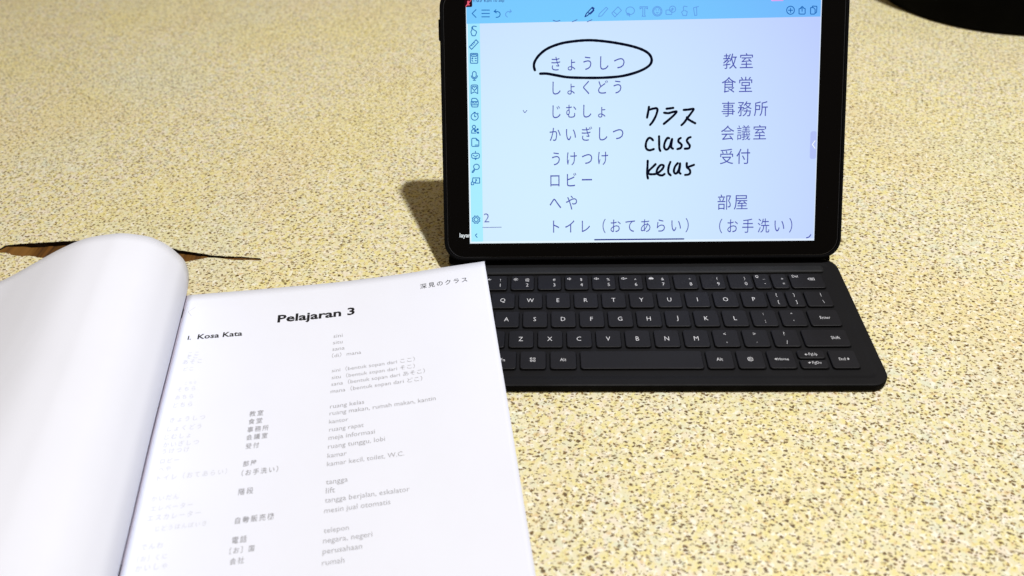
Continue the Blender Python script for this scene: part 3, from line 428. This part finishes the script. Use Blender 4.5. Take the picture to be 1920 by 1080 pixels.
rect('side_bar', SX0+.9, SD, 1.2, TB+.2, .07, M['side']); rect('tool_bar', SX0+.3, SX1-.5, TB, SY1, .09, M['tool'])
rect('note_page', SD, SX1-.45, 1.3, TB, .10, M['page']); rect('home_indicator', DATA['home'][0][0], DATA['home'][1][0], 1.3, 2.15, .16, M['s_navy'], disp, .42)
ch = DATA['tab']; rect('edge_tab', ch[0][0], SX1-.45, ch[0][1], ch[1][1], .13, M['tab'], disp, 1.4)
def fzs(z): return lambda x, y: (x, y, z)
for s, x0, yb, x1 in DATA['stext']:
    vs, fs = [], []; cell_text(vs, fs, s, x0, x1, yb, fzs(.15), -.002, .80 if any(0x3040 <= ord(c) < 0x3100 for c in s) else .90); obj('screen_text', mesh('screen_text', vs, fs), M['s_ink'], disp)
for s in DATA['hand']:
    vs, fs = [], []; stroke(vs, fs, s, 1.48, .18, True, .05); obj('pen_stroke', mesh('pen_stroke', vs, fs), M['s_black'], disp)
vs, fs = [], []; stroke(vs, fs, DATA['ell'], 1.65, .18, True, .04); obj('circled_pen_stroke', mesh('pen_stroke', vs, fs), M['s_black'], disp)
for grp, m, wd in (('side', M['s_blue'], .52), ('pen', M['s_navy'], .6), ('faded', M['s_pale'], .42)):
    for nm, ss in DATA['icons'][grp].items():
        vs, fs = [], []
        for s in ss: stroke(vs, fs, s, wd, .15)
        if nm == 'pdf_icon': place_text(vs, fs, 'PDF', DATA['pdf'][0], DATA['pdf'][2], DATA['pdf'][1], fzs(.15), .03)
        obj(nm, mesh(nm, vs, fs), m, disp)
for s, wd in [(q, .42) for q in DATA['dots']]+[(DATA['twoline'], .35), (DATA['corner'], .7)]:
    vs, fs = [], []; stroke(vs, fs, s, wd, .15, True); obj('page_mark', mesh('page_mark', vs, fs), M['s_ink'], disp)
vs, fs = [], []
place_text(vs, fs, '2', DATA['two'][0], DATA['two'][2], DATA['two'][1], fzs(.15), -.012); obj('screen_text', mesh('screen_text', vs, fs), M['s_ink'], disp)
vs, fs = [], []; stroke(vs, fs, DATA['chev'], .55, .16); obj('chevron', mesh('chevron', vs, fs), M['s_white'], disp)
vs, fs = [], []; st = DATA['status']
place_text(vs, fs, '21:03', st[0][0]-1.6, st[1][0], st[0][1], fzs(.15)); place_text(vs, fs, 'Kam 10 Sep', st[2][0], st[3][0], st[2][1], fzs(.15), base=True)
obj('clock_text', mesh('clock_text', vs, fs), M['s_navy'], disp)
rect('status_pill', DATA['pill'][0][0], DATA['pill'][1][0], DATA['pill'][0][1], SY1-.2, .12, M['s_pink'], disp, .5)
vs, fs = [], []; place_text(vs, fs, 'layar', DATA['layar'][0], DATA['layar'][2], DATA['layar'][1], fzs(.06), .012); obj('caption_text', mesh('caption_text', vs, fs), M['s_white'], glass)
m0, m1 = DATA['mute']; mb = rect('mute_badge', m0[0]-.6, m1[0]+.1, m0[1], m1[1]+.6, .17, M['s_dark'], disp, .8)
cx, cy = (m0[0]+m1[0])/2-.3, (m0[1]+m1[1])/2+.2; vs, fs = [], []
stroke(vs, fs, [(cx-1.6, cy-1.9), (cx+1.6, cy+1.7)], .5, .19); stroke(vs, fs, [(cx-.1, cy-.4), (cx-.1, cy+1.0)], 1.1, .19); stroke(vs, fs, [(cx-.9, cy-1), (cx+.8, cy-1)], .5, .19)
obj('mute_symbol', mesh('mute_symbol', vs, fs), M['s_red'], mb)

# ------------------------------------------------------------------ black round pot at the far right
pot = empty('pot', (.503, .505, 0)); tag(pot, 'large black round pot standing at the far right corner of the table', 'pot')
def lathe(name, prof_, n=96):
    vs, fs = [], []; k = len(prof_)
    for i in range(n):
        a = 2*math.pi*i/n; vs += [(r*math.cos(a), r*math.sin(a), z) for r, z in prof_]
    for i in range(n):
        j = (i+1) % n
        for l in range(k-1): fs.append((i*k+l, j*k+l, j*k+l+1, i*k+l+1))
    fs.append(tuple(i*k for i in range(n-1, -1, -1))); fs.append(tuple(i*k+k-1 for i in range(n)))
    return mesh(name, vs, fs)
obj('pot_body', lathe('pot_body', [(112, .1), (119, 1.0), (121, 5), (122.5, 30), (127, 90), (129, 118), (129.5, 121), (125.5, 121), (124, 112), (118, 20), (112, 8)]), M['pot'], pot, True)
obj('pot_rim', lathe('pot_rim', [(129.2, 117), (131.2, 118), (131.8, 120), (131, 122), (127.5, 122.4), (125.2, 121.4), (125.4, 119)]), M['potrim'], pot, True)
